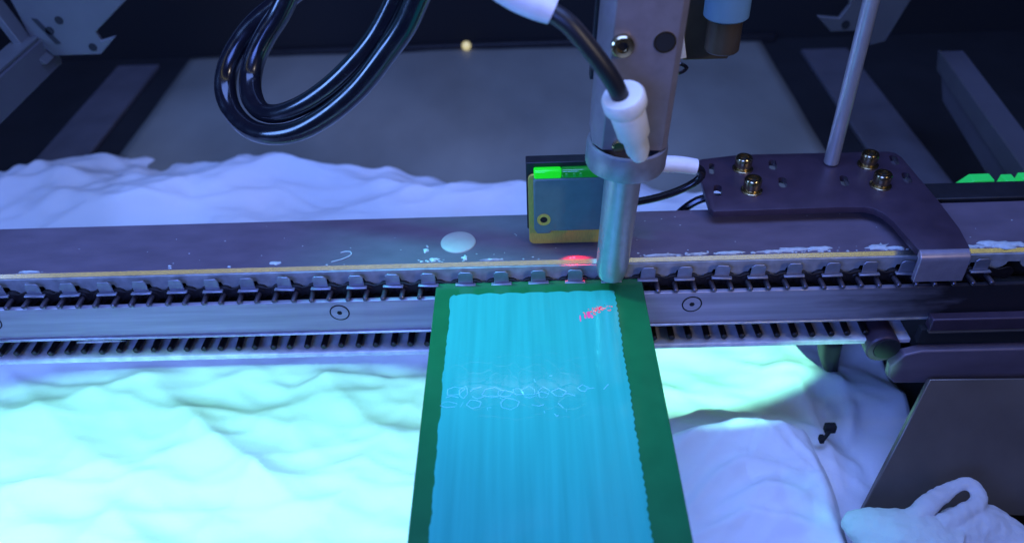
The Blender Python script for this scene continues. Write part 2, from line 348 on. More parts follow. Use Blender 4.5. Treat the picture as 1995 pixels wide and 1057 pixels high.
rb = thing('side_beam', (24.5, 16, -5), 'dim grey beam with a pointed end running along the right side', 'beam', 'side beams')
MB().add([(24,22.78,-2.2),(24,20.8,-4.4),(24,9.5,-6.2),(24,9.5,-3.75),(25.4,22.78,-2.2),(25.4,20.8,-4.4),(25.4,9.5,-6.2),(25.4,9.5,-3.75)],
         [(0,1,2,3),(4,7,6,5),(0,4,5,1),(1,5,6,2),(2,6,7,3),(3,7,4,0)]).build('beam_body', M_frame, rb, bevel=0.05)
MB().add([(23.9,22.75,-2.15),(23.9,22.3,-3.1),(23.9,9.5,-4.75),(23.9,9.5,-3.7),(24.02,22.75,-2.15),(24.02,22.3,-3.1),(24.02,9.5,-4.75),(24.02,9.5,-3.7)],
         [(0,1,2,3),(4,7,6,5),(0,4,5,1),(1,5,6,2),(2,6,7,3),(3,7,4,0)]).build('beam_cap', M_sheet, rb)

# ------------------------------------------------------------------ conveyor rail
X0, X1 = -27.0, 24.0
rail = thing('conveyor_rail', (0, 1.5, -3), 'long horizontal conveyor rail with dark top plate and steel guide bar', 'conveyor rail')
MB().prism([(0.42, 0.56), (3.25, 0.56), (3.25, 0.6), (0.42, 0.6)], 'x', X0, X1).build('top_plate', M_plate, rail)
MB().box(X0, X1, 0.43, 3.23, 0.12, 0.558).build('plate_core', M_dark, rail)
MB().prism([(0.30, 0.47), (0.42, 0.47), (0.42, 0.12), (0.30, 0.12)], 'x', X0, X1).build('plate_edge', M_dark, rail)  # black material puts the shade around the tabs into the colour
MB().prism([(0.30, 0.50), (0.42, 0.60), (0.42, 0.472), (0.30, 0.472)], 'x', X0, X1).build('plate_chamfer', M_chamf, rail)
MB().box(X0, X1, 1.2, 2.6, -2.9, 0.118).build('rail_core', M_void, rail)
P2 = 1.287; TAB0 = -3.89
# scalloped strip under the plate edge, one lobe between every two tabs
pts = [(X0, 0.14)]; k0 = -18
for k in range(k0, 22):
    cx = TAB0 + (k+0.5)*P2
    for i in range(9):
        a = math.pi*i/8; pts.append((cx-0.42*math.cos(a), 0.14-0.30*math.sin(a)))
pts.append((pts[-1][0]+.1, 0.14)); xr = pts[-1][0]
MB().prism([(x, z) for x, z in pts] + [(xr, 0.465), (X0, 0.465)], 'y', 0.24, 0.295).build('scalloped_strip', M_edge, rail)
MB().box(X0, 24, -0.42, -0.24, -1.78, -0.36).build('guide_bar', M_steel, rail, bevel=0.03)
MB().box(X0, 24, -0.238, 0.5, -1.78, -0.75).build('bar_backing', M_void, rail)
MB().box(X0, 24, -0.50, 0.0, -1.87, -1.785).build('bar_lip', M_lip, rail, bevel=0.03)
MB().box(X0, 13.6, -0.56, 1.2, -2.95, -2.74).build('pin_ledge', M_ledge, rail, bevel=0.04)
MB().box(X0, 13.6, 0.86, 1.18, -2.73, -2.03).build('ledge_back', M_ledge, rail)
MB().box(14.0, 24.0, 3.45, 4.55, 0.2, 0.66).build('rear_strip', M_dark, rail, bevel=0.05)
# chain guard at the right end
gd = MB().box(13.9, 24, -0.92, -0.52, -2.05, -1.5).build('chain_guard', M_arm, rail, bevel=0.05)
MB().box(13.7, 24, -0.80, -0.5, -2.74, -2.06).build('chain_guard', M_void, rail, bevel=0.03)
MB().box(13.9, 24, -0.95, -0.8, -2.12, -2.06).build('guard_lip', M_guide, rail)
# countersunk screws in the bar face
first = None
for sx, sz in ((-7.17, -0.88), (5.42, -0.90), (-19.85, -0.93)):
    if first is None:
        ring = MB().lathe([(0.36, 0), (0.36, 0.012), (0.315, 0.012), (0.315, 0)], (sx, -0.418, sz), (0, -1, 0), 28)
        s0 = MB().lathe([(0.0, 0.0), (0.305, 0.0), (0.305, 0.016), (0.10, 0.016), (0.0, 0.016)], (sx, -0.418, sz), (0, -1, 0), 28).build('countersunk_screw', M_steel, rail)
        rg = ring.build('countersink_ring', M_void, s0)
        hx = MB().lathe([(0.10, 0), (0.10, 0.004)], (sx, -0.4345, sz), (0, -1, 0), 6).build('hex_socket', M_void, s0)
        first = (s0, rg, hx, Vector((sx, -0.418, sz)))
    else:
        d = Vector((sx, -0.418, sz)) - first[3]
        s1 = share(first[0], 'countersunk_screw', WLOC[first[0]]+d, rail)
        share(first[1], 'countersink_ring', WLOC[first[1]]+d, s1); share(first[2], 'hex_socket', WLOC[first[2]]+d, s1)
MB().lathe([(0.0, 0.09), (0.3, 0.085), (0.56, 0.06), (0.63, 0.03), (0.645, 0.0)], (-2.9, 1.6, 0.601), (0, 0, 1), 40).build('cover_cap', M_cap, rail)

# dried drips of coating on the plate: low irregular blobs, each where it stuck
def blob(cx, cy, cz, rx, ry, h, n=14, seed=0, rag=0.35):
    r = random.Random(seed); vs = []; fs = []
    prof = [(1, 0), (0.85, 0.55), (0.45, 0.95)]
    rad = [1+rag*(r.random()-0.5)*2 for _ in range(n)]
    for s_, hh in prof:
        for k in range(n):
            a = 2*math.pi*k/n; vs.append((cx+rx*rad[k]*s_*math.cos(a), cy+ry*rad[k]*s_*math.sin(a), cz+h*hh*(0.75+0.5*r.random())))
    vs.append((cx, cy, cz+h)); m = len(vs)-1
    for i in range(2):
        for k in range(n): fs.append((i*n+k, i*n+(k+1) % n, (i+1)*n+(k+1) % n, (i+1)*n+k))
    for k in range(n): fs.append((2*n+k, 2*n+(k+1) % n, m))
    return vs, fs
RES = [(-4.05, 1.16, .09, .12), (-4.0, 1.35, .04, .03), (-3.72, .62, .16, .06), (-2.62, .68, .11, .14), (-9.35, .66, .22, .12), (9.0, .62, .55, .09), (9.9, .66, .4, .11),
       (11.9, .62, .42, .17), (12.1, .68, .22, .2), (12.6, .56, .3, .1), (16.1, .62, .65, .2), (16.6, .58, .5, .15), (15.2, .52, .5, .08), (5.6, .52, .4, .05), (6.8, .53, .5, .06), (4.4, .5, .5, .04),
       (8.2, .54, .5, .06), (-1.7, .48, .4, .03), (-18.3, .5, .4, .05)]
for i, (x, y, rx, ry) in enumerate(RES):
    b = MB(); b.add(*blob(x, y, 0.598, rx, ry, 0.05 if rx < .3 else .08, seed=i, rag=.5)); b.build('coating_residue', M_res, rail, angle=80)
MB().tube([(-7.4, 0.62, .615), (-7.0, .78, .62), (-6.75, 1.0, .62), (-6.8, 1.18, .62), (-7.0, 1.2, .62), (-7.15, 1.14, .615)], 0.022, 6, 4).build('coating_residue', M_res, rail)
crumbs = MB(); rr = random.Random(4)
for i in range(260):
    x = rr.uniform(-19, 18); y = 0.47 + abs(rr.gauss(0, 0.07)); r_ = rr.uniform(.012, .045)
    if x < -5 and rr.random() < .9: continue
    if x < 3 and rr.random() < .5: continue
    crumbs.add(*blob(x, y, .6, r_*rr.uniform(1, 2.4), r_, r_*.8, n=6, seed=i))
for i in range(45):
    crumbs.add(*blob(rr.uniform(-20, 18), rr.uniform(.5, 3.1), .6, rr.uniform(.012, .03), rr.uniform(.01, .025), .012, n=6, seed=900+i))
tag(crumbs.build('coating_crumbs', M_res, rail, angle=80), kind='stuff')
# smear of dried coating at the lip of the bar
b = MB(); b.add(*blob(-16.3, -0.47, -1.98, .75, .06, .06, seed=70, rag=.5)); b.build('coating_residue', M_res, rail)

# ------------------------------------------------------------------ conveyor chain (upper run and lower run)
chain = thing('conveyor_chain', (0, 0.2, -2.6), 'oily dark roller chain with bent tabs and rows of protruding pins', 'chain')
HP = P2/2
def link_mb(cx, cz, y0, y1, r=0.27, waist=0.17):
    pts = []
    for sx in (1, -1):
        for i in range(9):
            a = -math.pi/2 + math.pi*i/8
            pts.append((cx+sx*(HP/2+r*math.cos(a)), cz+sx*r*math.sin(a)))
        pts.append((cx, cz+sx*waist))
    return MB().prism(pts, 'y', y0, y1)
proto = {}
def put(key, name, wloc, maker, m, bevel=0.0, **kw):
    wloc = Vector(wloc)
    if key not in proto: proto[key] = (maker().build(name, m, chain, origin=wloc, bevel=bevel), )
    else:
        o = share(proto[key][0], name, wloc, chain)
        j = {'pin': (.05, 0, .06, .012), 'lowpin': (.05, 0, .06, .012), 'tab': (.05, .04, .05, .012)}.get(key, (0, .03, 0, .004))
        o.rotation_euler = tuple(rng.normal(0, 1)*a*.5 for a in j[:3]); o.location.x += rng.normal(0, 1)*j[3]; o.location.y += rng.normal(0, 1)*j[3]
def tab_mb(cx, cz, y):
    w = .26; pts = [(-w, -.16), (w, -.16), (w, .22), (w-.09, .31), (-w+.09, .31), (-w, .22)]
    b = MB().prism([(cx+x, cz+z) for x, z in pts], 'y', y-.05, y)
    b.box(cx-.36, cx+.36, y-.16, y+.0, cz-.235, cz-.17)
    return b
for k in range(k0, 16):
    tx = TAB0 + k*P2
    c = Vector((tx, 0.05, -0.20))
    put('outer', 'link_plate', c, lambda: link_mb(c.x, c.z, 0.03, 0.09), M_chain, .012)
    c2 = Vector((tx+HP, 0.0, -0.17))
    put('inner', 'link_plate', c2, lambda: link_mb(c2.x, c2.z, -.02, 0.025), M_chain, .012)
    t = Vector((tx, -0.04, 0.20))
    put('tab', 'tab', t, lambda: tab_mb(t.x, t.z, -0.02), M_tab, .02)
    for s in (-.5, .5):
        p = Vector((tx+s*HP, 0, -0.24))
        put('pin', 'pin', p, lambda: MB().cyl((p.x, .3, p.z), (p.x, -.50, p.z), .092, 12, .03), M_pin)
        q = Vector((tx+s*HP, .22, -0.24))
        put('roller', 'roller', q, lambda: MB().cyl((q.x, -.03, q.z), (q.x, .36, q.z), .25, 16, .03), M_chain)
for k in range(k0, 14):
    tx = -4.48 + k*P2
    c = Vector((tx, 0.55, -2.50)); put('outer', 'link_plate', c, None, None)
    c2 = Vector((tx+HP, 0.49, -2.50)); put('inner', 'link_plate', c2, None, None)
    for s in (-.5, .5):
        p = Vector((tx+s*HP, 0, -2.52))
        put('lowpin', 'pin', p, lambda: MB().cyl((p.x, .75, p.z), (p.x, -.46, p.z), .118, 12, .03), M_chain)

# ------------------------------------------------------------------ circuit board
pcb = thing('circuit_board', (0, -6.5, -0.16), 'green circuit board with a glowing cyan coated centre resting on the chain pins', 'circuit board')
MB().box(-3.64, 3.62, -14, 0.04, -0.16, 0.0).build('board', M_mask, pcb, bevel=0.015)
def film_outline():
    r = random.Random(21); pts = []
    def wav(t, s, a): return a*noise.noise((t*s, 3.3, s))
    y = -14.0
    pts.append((-3.08+.0, y))
    while y < -1.0:                                  # left edge, going back
        pts.append((-3.09 + wav(y, 1.7, .06)+wav(y, 5, .03), y)); y += 0.09
    pts += [(-3.12, -.9), (-3.08, -.76), (-2.98, -.66)]
    x = -2.9
    while x < 2.5:                                   # far edge: one scallop for each spray pass
        ph = (x+2.9)/0.78; s_ = abs(math.sin(math.pi*(ph % 1.0)))
        pts.append((x, -.72+.10*s_**.8*(1-.5*(x+2.9)/5.4)+.05*(x+2.9)/5.4 + .02*noise.noise((x*3, 0, 0)))); x += 0.055
    pts += [(2.56, -.66), (2.60, -.72), (2.58, -.85)]
    y = -.95
    while y > -14.0:
        a = .022
        pts.append((2.60 + a*math.sin(y*2*math.pi/.27+noise.noise((y, 0, 0))*3)+wav(y, 2, .04), y)); y -= 0.06
    pts.append((2.6, -14.0)); return pts
fo = film_outline()[::-1]
fm = MB().prism(fo, 'z', 0.004, 0.022).build('coating_film', M_coat, pcb, angle=60)
rp = MB(); rq = random.Random(5)  # lamp glints on the coating's ripples, built as pale raised lines
def glint_line(pts, r): rp.tube([(x, y, .021) for x, y in pts], r, 5, 2)
cx = -2.95
while cx < 2.1:
    fade = max(0.15, 1-(max(0, cx+.2)/1.6)) if cx > -.2 else 1
    for row, yy in enumerate((-4.75, -5.25, -5.62, -6.05)):
        if rq.random() > (.35, .95, .9, .4)[row]*fade: continue
        w = rq.uniform(.17, .34)*(1 if row in (1, 2) else .45); h = rq.uniform(.13, .25)*(1 if row in (1, 2) else .5)
        ox = cx+rq.uniform(-.08, .08)+(.2 if row % 2 else 0); oy = yy+rq.uniform(-.1, .1); n_ = rq.choice((5, 6, 6, 7))
        pg = [(ox+w*rq.uniform(.65, 1.2)*math.cos(2*math.pi*i/n_+.3), oy+h*rq.uniform(.65, 1.2)*math.sin(2*math.pi*i/n_+.3)) for i in range(n_)]
        st = rq.randrange(n_); ln = n_+1 if (row in (1, 2) and rq.random() < .45*fade) else rq.randrange(2, 4)
        seq = [pg[(st+i) % n_] for i in range(ln)]
        for i in range(len(seq)-1): glint_line([seq[i], seq[i+1]], rq.uniform(.004, .012))
    if cx < .8 and rq.random() < .8:
        y0 = -5.42+rq.uniform(-.06, .06); glint_line([(cx, y0), (cx+.15, y0+rq.uniform(-.1, .1)), (cx+.38, y0+rq.uniform(-.05, .05))], .009)
    cx += rq.uniform(.36, .46)
tag(rp.build('ripple_glints', mat('pale_ripple_glint', (.30, .62, .72), .15, 0, coat=.4), pcb), kind='stuff')
for i in range(6):
    x = -2.93+i*1.287
    MB().box(x-.045, x+.045, -.03, .01, .003, .012).build('pad', M_pad, pcb)

# ------------------------------------------------------------------ laser sensor above the rail
sen = thing('laser_sensor', (1.2, 1.3, 0.85), 'blue-grey laser sensor with lit green window on a brass plate', 'sensor')
MB().prism([(-.12, 1.56), (-.02, 1.36), (.45, 1.36), (.5, 1.46), (2.7, 1.46), (2.7, 3.62), (-.06, 3.62), (-.12, 3.5)], 'y', 0.95, 1.25).build('sensor_body', M_sens, sen, bevel=0.05)
MB().prism([(.95, 3.625), (1.36, 3.625), (1.36, 3.86), (1.15, 3.95), (1.0, 3.9)], 'x', -.10, .82).build('indicator_window', M_green, sen, bevel=.05)
MB().prism([(.95, 3.625), (1.36, 3.625), (1.36, 3.86), (1.15, 3.95), (1.0, 3.9)], 'x', .823, 2.5).build('display_window', M_green2, sen, bevel=.05)
for x0 in (.95, 1.2, 1.42):
    MB().box(x0, x0+.12, .945, .985, 3.68, 3.82).build('button', M_green2, sen, bevel=.02)
def rrect(x0, x1, z0, z1, r, n=5):
    o = []
    for cx, cz, a0 in ((x1-r, z1-r, 0), (x0+r, z1-r, 90), (x0+r, z0+r, 180), (x1-r, z0+r, 270)):
        for i in range(n+1):
            a = math.radians(a0+90*i/n); o.append((cx+r*math.cos(a), cz+r*math.sin(a)))
    return o
MB().prism(rrect(-.30, 2.9, .70, 3.62, .2), 'y', 1.26, 1.36).build('brass_plate', M_gold, sen, bevel=.02)
MB().box(-.36, 2.9, 1.37, 1.85, 1.3, 4.02).build('back_plate', M_dark, sen, bevel=.03)
ey = MB().lathe([(.13, 0), (.13, .03), (.235, .03), (.235, 0)], (.22, .948, 1.98), (0, -1, 0), 24).build('eyelet', M_gold, sen)
MB().cyl((.22, .947, 1.98), (.22, .94, 1.98), .135, 20).build('screw_hole', M_void, ey)
MB().box(2.2, 2.9, 1.86, 2.6, 2.9, 4.6).build('mount_block', M_dark, sen, bevel=.05)
# laser beam of the sensor: red lamps under it
def laser(loc, target, power, size, speck):
    o = lamp('red_laser_diode', 'SPOT', loc, target, power, (1.0, 0.02, 0.06), spot_size=math.radians(size), spot_blend=0.6, shadow_soft_size=0.01)
    o.data.use_nodes = True; nt = o.data.node_tree; N = nt.nodes; L = nt.links; em = N['Emission']
    tc = N.new('ShaderNodeTexCoord'); mp = N.new('ShaderNodeMapping'); mp.inputs['Scale'].default_value = (1, 1, 1)
    L.new(tc.outputs['Normal'], mp.inputs[0])
    n = N.new('ShaderNodeTexNoise'); n.inputs['Scale'].default_value = speck; n.inputs['Detail'].default_value = 2; L.new(mp.outputs[0], n.inputs['Vector'])
    r = N.new('ShaderNodeMapRange'); r.inputs[1].default_value = .50; r.inputs[2].default_value = .72; r.inputs[3].default_value = .0; r.inputs[4].default_value = 1
    L.new(n.outputs[0], r.inputs[0]); L.new(r.outputs[0], em.inputs['Strength']); return o

# ------------------------------------------------------------------ white sleeved cable behind the plate
sc = thing('sensor_cable', (5, 3.6, 0.7), 'black sensor cable bending back out of a white sleeve', 'cable')
MB().tube([(3.3, 3.55, 2.62), (4.3, 3.55, 2.50), (5.2, 3.55, 2.45), (5.92, 3.55, 2.32)], [.33, .33, .32, .30], 14).build('white_sleeve', M_sleeve, sc)
MB().tube([(5.85, 3.55, 2.34), (6.12, 3.55, 2.15), (6.15, 3.6, 1.85), (5.8, 3.6, 1.5), (5.1, 3.55, 1.18), (4.2, 3.5, .95), (3.2, 3.5, .85), (2.2, 3.6, 1.2)], .15, 12).build('cable_core', M_hose, sc)
tag(MB().tube([(5.4, 3.9, -.2), (5.9, 3.9, .35), (6.4, 3.9, .66), (7.0, 3.9, .7), (8.4, 4.0, 0.4)], .16, 10).build('black_cable', M_hose), 'short black cable slipping under the dark arm plate', 'cable')

# ------------------------------------------------------------------ dispensing valve
val = thing('dispensing_valve', (2.5, -0.3, 0.5), 'upright grey dispensing valve with knurled collar and blunt steel nozzle', 'valve')
th = math.radians(3.0); PV = Vector((2.5, -.3, .5)); RV = Matrix.Rotation(th, 3, 'Y')
def tilt(v): return PV + RV @ (v-PV)
def vb(mb, name, m, parent=val, **k): return mb.xf(tilt).build(name, m, parent, **k)
vx, vy = 2.5, -.3
vb(MB().lathe([(0, .30), (.3, .32), (.45, .44), (.54, .75), (.56, 1.4), (.58, 4.2), (.58, 5.2)], (vx, vy, 0), (0, 0, 1), 36), 'nozzle', M_noz)
# knurled collar
n = 96; vs = []; prof = [(1.06, 4.85), (1.20, 4.93), (1.25, 5.02), (1.25, 5.66), (1.22, 5.74), (1.12, 5.76), (1.09, 5.70), (1.09, 5.45)]
cb = MB(); cv = []; cf = []
for i, (r, z) in enumerate(prof):
    for k in range(n):
        a = 2*math.pi*k/n; kn = (.024 if k % 2 else 0) if 2 <= i <= 3 else 0
        cv.append((vx+(r-kn)*math.cos(a), vy+(r-kn)*math.sin(a), z))
for i in range(len(prof)-1):
    for k in range(n): cf.append((i*n+k, i*n+(k+1) % n, (i+1)*n+(k+1) % n, (i+1)*n+k))
cf.append(tuple(range(n))[::-1]); cf.append(tuple((len(prof)-1)*n+k for k in range(n)))
vb(cb.add(cv, cf), 'collar', M_coll, angle=25)
vb(MB().prism([(vx-1.12, -.62), (vx-.86, -1.02), (vx+.92, -1.02), (vx+1.12, -.82), (vx+1.12, .55), (vx-1.12, .55)], 'z', 5.80, 17), 'valve_body', M_valve, bevel=.03)
vb(MB().box(vx-1.22, vx+.6, .56, .95, 7.3, 17), 'mount_plate', M_dark, bevel=.03)
hb = vb(MB().lathe([(.0, 0), (.27, 0), (.27, .02), (.0, .02)], (vx+.56, -1.022, 9.2), (0, -1, 0), 24), 'bolt_hole', M_void)
vb(MB().lathe([(.27, 0), (.27, .03), (.31, .03), (.31, 0)], (vx+.56, -1.022, 9.2), (0, -1, 0), 24), 'hole_rim', M_bolt, hb)
bs = vb(MB().lathe([(.30, 0), (.32, .05), (.32, .22), (.28, .27), (.16, .27), (.16, .14), (0, .14)], (vx-.60, -1.022, 9.12), (0, -1, 0), 24), 'cap_screw', M_bolt)
vb(MB().lathe([(.15, .0), (.15, .01)], (vx-.60, -1.022-.141, 9.12), (0, -1, 0), 6), 'hex_socket', M_void, bs)
vb(MB().cyl((vx-.38, -1.0, 5.98), (vx-.38, -1.16, 5.98), .2, 16, .04), 'set_screw', M_bolt)
# white push-in fitting and its hose
A = Vector((2.25, -2.42, 8.36)); B = Vector((2.96, -1.75, 6.0)); ax = (B-A)
fit = thing('air_fitting', tuple(B), 'white push-in air fitting clipped on the front of the valve', 'fitting')
L_ = ax.length
MB().lathe([(.30, 0), (.54, .03), (.60, .12), (.60, .42), (.55, .52), (.46, .55)], A, ax, 28).build('release_ring', M_white, fit)
MB().lathe([(.45, .56), (.48, .62), (.49, .75), (.46, L_*.60), (.36, L_*.66), (.34, L_*.86), (.24, L_*.99), (0, L_*1.03)], A, ax, 28).build('fitting_body', M_white, fit)
MB().lathe([(.47, .5), (.47, .6)], A, ax, 24).build('grip_groove', M_dark, fit)
ah = thing('air_hose', (1.2, -2.4, 9), 'black air hose with white sleeve curving down into the white fitting', 'hose')
MB().tube([(0.25, -2.22, 10.66), (0.77, -2.40, 10.34), (1.23, -2.50, 9.83), (1.70, -2.55, 9.21), (2.03, -2.50, 8.67), (2.28, -2.40, 8.1)], .25, 16).build('hose_tube', M_hoser, ah)
MB().tube([(-2.2, -2.0, 12.3), (-1.05, -2.10, 11.38), (-0.43, -2.15, 10.97), (0.07, -2.20, 10.74), (0.42, -2.25, 10.58)], [.40, .40, .40, .39, .33], 18).build('white_sleeve', M_sleeve, ah)

# ------------------------------------------------------------------ air cylinder behind the valve
ac = thing('air_cylinder', (6.8, 6, 4.6), 'blurred brown-grey air cylinder with a blue collar behind the valve', 'cylinder')
MB().cyl((6.9, 6, 5.75), (6.9, 6, 7.0), .62, 24, .06).build('steel_nose', M_brown, ac)
MB().cyl((6.9, 6, 7.01), (6.9, 6, 8.1), .80, 24, .06).build('blue_collar', M_blue, ac)
MB().cyl((6.9, 6, 8.11), (6.9, 6, 14), .72, 24, .06).build('barrel', M_dark, ac)
MB().prism([(5.45, 14), (5.3, 7.0), (5.7, 5.0), (7.4, 5.0), (8.0, 7.2), (8.3, 14)], 'y', 6.85, 7.2).build('holder_plate', M_brown, ac, bevel=.05)
MB().prism([(5.15, 6.6), (5.35, 7.2), (5.75, 5.3), (5.05, 5.2)], 'y', 6.4, 6.5).build('side_tab', M_white, ac, bevel=.02)
MB().tube([(5.2, 6.2, 5.1), (5.45, 6.2, 4.8), (5.75, 6.2, 5.0), (5.4, 6.2, 5.15), (5.1, 6.2, 4.6), (5.3, 6.2, 4.4)], .07, 8).build('cable_tie', M_hose, ac)

# ------------------------------------------------------------------ looped black hoses
tag(MB().tube([(-2.64, 2.20, 10.99), (-3.53, 2.60, 9.30), (-4.06, 2.80, 8.34), (-4.78, 3.00, 7.41), (-5.94, 3.20, 6.08), (-7.21, 3.40, 5.01), (-8.52, 3.70, 4.22), (-9.74, 4.20, 3.83), (-10.74, 5.00, 3.68), (-11.56, 6.00, 3.83), (-11.96, 6.80, 4.30), (-11.87, 7.40, 4.99), (-11.37, 7.80, 5.74), (-10.52, 8.00, 6.56), (-9.14, 8.00, 7.50), (-7.79, 8.00, 8.50), (-6.9, 8, 10)],
     [.38]*10+[.42]*7, 20).build('black_hose', M_hose), 'outer of the two glossy black hoses looping down at left, the lower one', 'hose', 'looped black hoses')
tag(MB().tube([(-3.41, 3.00, 10.78), (-4.26, 3.20, 9.10), (-5.12, 3.40, 7.78), (-6.05, 3.50, 6.78), (-7.12, 3.70, 5.84), (-8.23, 4.00, 5.07), (-9.29, 4.50, 4.50), (-10.14, 5.20, 4.24), (-10.69, 6.00, 4.40), (-10.87, 6.80, 4.81), (-10.63, 7.30, 5.52), (-10.09, 7.60, 6.30), (-9.41, 7.80, 7.10), (-8.54, 8.00, 8.53), (-8.2, 8, 10)],
     [.36]*8+[.42]*7, 20).build('black_hose', M_hose), 'inner of the two glossy black hoses looping down at left, the upper one', 'hose', 'looped black hoses')
tag(MB().tube([(-11.4, 9.5, 8.4), (-10.6, 9.5, 8.3), (-10.2, 9.5, 8.8), (-10.3, 9.5, 10), (-10.8, 9.5, 12)], .5, 14).build('hose_clamp', M_dark), 'dim dark clamp around the hose loop at the top edge', 'clamp')

# ------------------------------------------------------------------ dark arm plate with bolts, foot and rod
arm = thing('arm_bracket', (11, 2.5, 0.62), 'dark flat arm plate with four bolts and a bent foot over the chain', 'bracket')
out = [(6.39, 5.63), (6.36, 2.52), (6.45, 2.28), (11.2, 2.33), (11.95, 2.30), (12.25, 2.16), (12.45, 1.90), (12.62, 1.38), (12.74, .46), (12.86, -.30), (14.60, -.30), (14.73, 0.82), (14.71, 2.51), (14.61, 4.16), (14.52, 5.64), (14.40, 5.98), (14.15, 6.12), (8.25, 6.2), (6.65, 5.93)]
plate = MB().prism(out[::-1], 'z', 0.93, 1.2).build('arm_plate', M_arm, arm, bevel=.035)
# bent foot
pr = []
for i in range(7):
    a = math.radians(90*i/6); pr.append((-.30-.32*math.sin(a), .88+.32*math.cos(a)))
pr += [(-.62, .02), (-.40, .02)]
for i in range(6, -1, -1):
    a = math.radians(90*i/6); pr.append((-.30-.10*math.sin(a), .85+.10*math.cos(a)))
MB().prism(pr, 'x', 12.88, 14.56).build('foot', M_foot, arm, bevel=.03)
fb = None
for bx, by in ((8.13, 5.1), (8.12, 3.55), (13.0, 5.12), (12.97, 3.65)):
    z = 1.2
    if fb is None:
        s0 = MB().lathe([(.30, .07), (.32, .10), (.33, .5), (.29, .56), (.20, .56), (.18, .40), (0, .40)], (bx, by, z), (0, 0, 1), 24).build('socket_screw', M_bolt, arm)
        w0 = MB().lathe([(.40, .002), (.40, .05), (.37, .068), (.30, .068)], (bx, by, z), (0, 0, 1), 24).build('washer', M_bolt, s0)
        h0 = MB().lathe([(.17, .405), (.17, .41)], (bx, by, z), (0, 0, 1), 6).build('hex_socket', M_void, s0)
        fb = (s0, w0, h0, Vector((bx, by, z)))
    else:
        d = Vector((bx, by, z))-fb[3]
        s1 = share(fb[0], 'socket_screw', WLOC[fb[0]]+d, arm); share(fb[1], 'washer', WLOC[fb[1]]+d, s1); share(fb[2], 'hex_socket', WLOC[fb[2]]+d, s1)
cut = MB()
def slot(cx, cy, l, w, ang=80):
    o = []; a = math.radians(ang)
    for s in (1, -1):
        for i in range(7):
            t = math.radians(-90+180*i/6); u = s*(l/2-w/2)+s*w/2*math.cos(t); v = s*w/2*math.sin(t)
            o.append((cx+u*math.cos(a)-v*math.sin(a), cy+u*math.sin(a)+v*math.cos(a)))
    cut.prism(o, 'z', .8, 1.35)
for cx, cy in ((9.37, 5.35), (9.43, 4.07), (11.76, 4.06), (14.15, 5.45), (14.15, 4.15)): slot(cx, cy, .75, .3)
slot(6.95, 5.2, .8, .2); slot(6.88, 3.65, .75, .3)
cutter = cut.build('cutter', M_void)
bo = plate.modifiers.new('cut', 'BOOLEAN'); bo.object = cutter; bo.operation = 'DIFFERENCE'; bo.solver = 'EXACT'
bpy.context.view_layer.update()
me = bpy.data.meshes.new_from_object(plate.evaluated_get(bpy.context.evaluated_depsgraph_get()))
plate.modifiers.clear(); plate.data = me; bpy.data.objects.remove(cutter)
me.shade_smooth(); me.set_sharp_from_angle(angle=math.radians(25))
rod = MB().lathe([(0, 1.21), (.22, 1.21), (.28, 1.28), (.28, 20)], (11.62, 5.3, 0), (0, 0, 1), 28).build('guide_rod', M_rod)
tag(rod, 'upright bright steel rod standing on the dark arm plate', 'rod')

# green indicator blocks behind the rail at right
for i, (x0, x1, z1) in enumerate(((17.05, 18.2, .42), (18.55, 19.1, .36), (19.2, 20.6, .42))):
    g = MB().prism([(x0-.15*(i == 0), 0), (x1+.05, 0), (x1-.08, z1), (x0+.28 if i == 0 else x0+.05, z1)], 'y', 5.0, 5.5).build('green_indicator', M_gblock, bevel=.03)
    tag(g, ('wide slanted green indicator block behind the rail at right', 'thin green indicator block in the middle of the row', 'green indicator block at the right end of the row')[i], 'indicator', 'green indicator blocks')

# ------------------------------------------------------------------ machinery under the rail at right
mb_ = thing('motor_bracket', (16, -0.5, -5), 'dark violet motor bracket plate under the right end of the rail', 'bracket')
MB().prism([(12.95, -3.75), (13.0, -4.3), (13.3, -4.62), (24, -4.95), (24, -2.96), (13.9, -2.96), (13.3, -3.15)], 'y', -1.0, -.6).build('bracket_plate', M_plate, mb_, bevel=.06)
MB().cyl((14.0, -.5, -4.55), (14.0, 1.5, -4.55), .55, 20, .06).build('motor_shaft', M_void, mb_)
pu = thing('drive_pulley', (12.6, -0.4, -3.6), 'round black pulley with dark rim tucked beneath the rail', 'pulley')
MB().cyl((12.55, -.85, -2.98), (12.55, .3, -2.98), .62, 28, .06).build('pulley_rim', M_arm, pu)
MB().cyl((12.65, -.90, -2.92), (12.65, -.86, -2.92), .47, 24).build('pulley_face', M_void, pu)
gs = thing('guard_sheet', (16, -3, -8.9), 'slanted brownish steel sheet at the lower right', 'sheet')
MB().add([(14.25, -1.5, -3.9), (24, -1.7, -3.9), (24, -4.8, -8.3), (12.0, -4.0, -8.3), (14.25, -1.3, -4.1), (24, -1.5, -4.1), (24, -4.6, -8.5), (12.0, -3.8, -8.5)],
         [(0,3,2,1),(4,5,6,7),(0,1,5,4),(1,2,6,5),(2,3,7,6),(3,0,4,7)]).build('sheet_face', M_guide, gs, bevel=.04)
MB().box(15.6, 24, -8, -4.95, -8.98, -8.0).build('base_block', M_void, gs, bevel=.05)
tag(MB().tube([(11.9, 2.3, -3.0), (12.15, 2.6, -5.0), (12.5, 2.8, -6.8), (13.0, 3.0, -8.3)], [.65, .6, .45, .2], 12).build('hanging_hose', M_hoser), 'thick black hose end drooping below the rail at right', 'hose')
MB_c = MB().box(11.3, 11.75, -1.0, -.7, -7.5, -7.1); MB_c.box(10.95, 11.15, -1.5, -1.2, -7.5, -7.2); MB_c.cyl((11.1, -1.4, -7.35), (11.6, -.85, -7.35), .08)
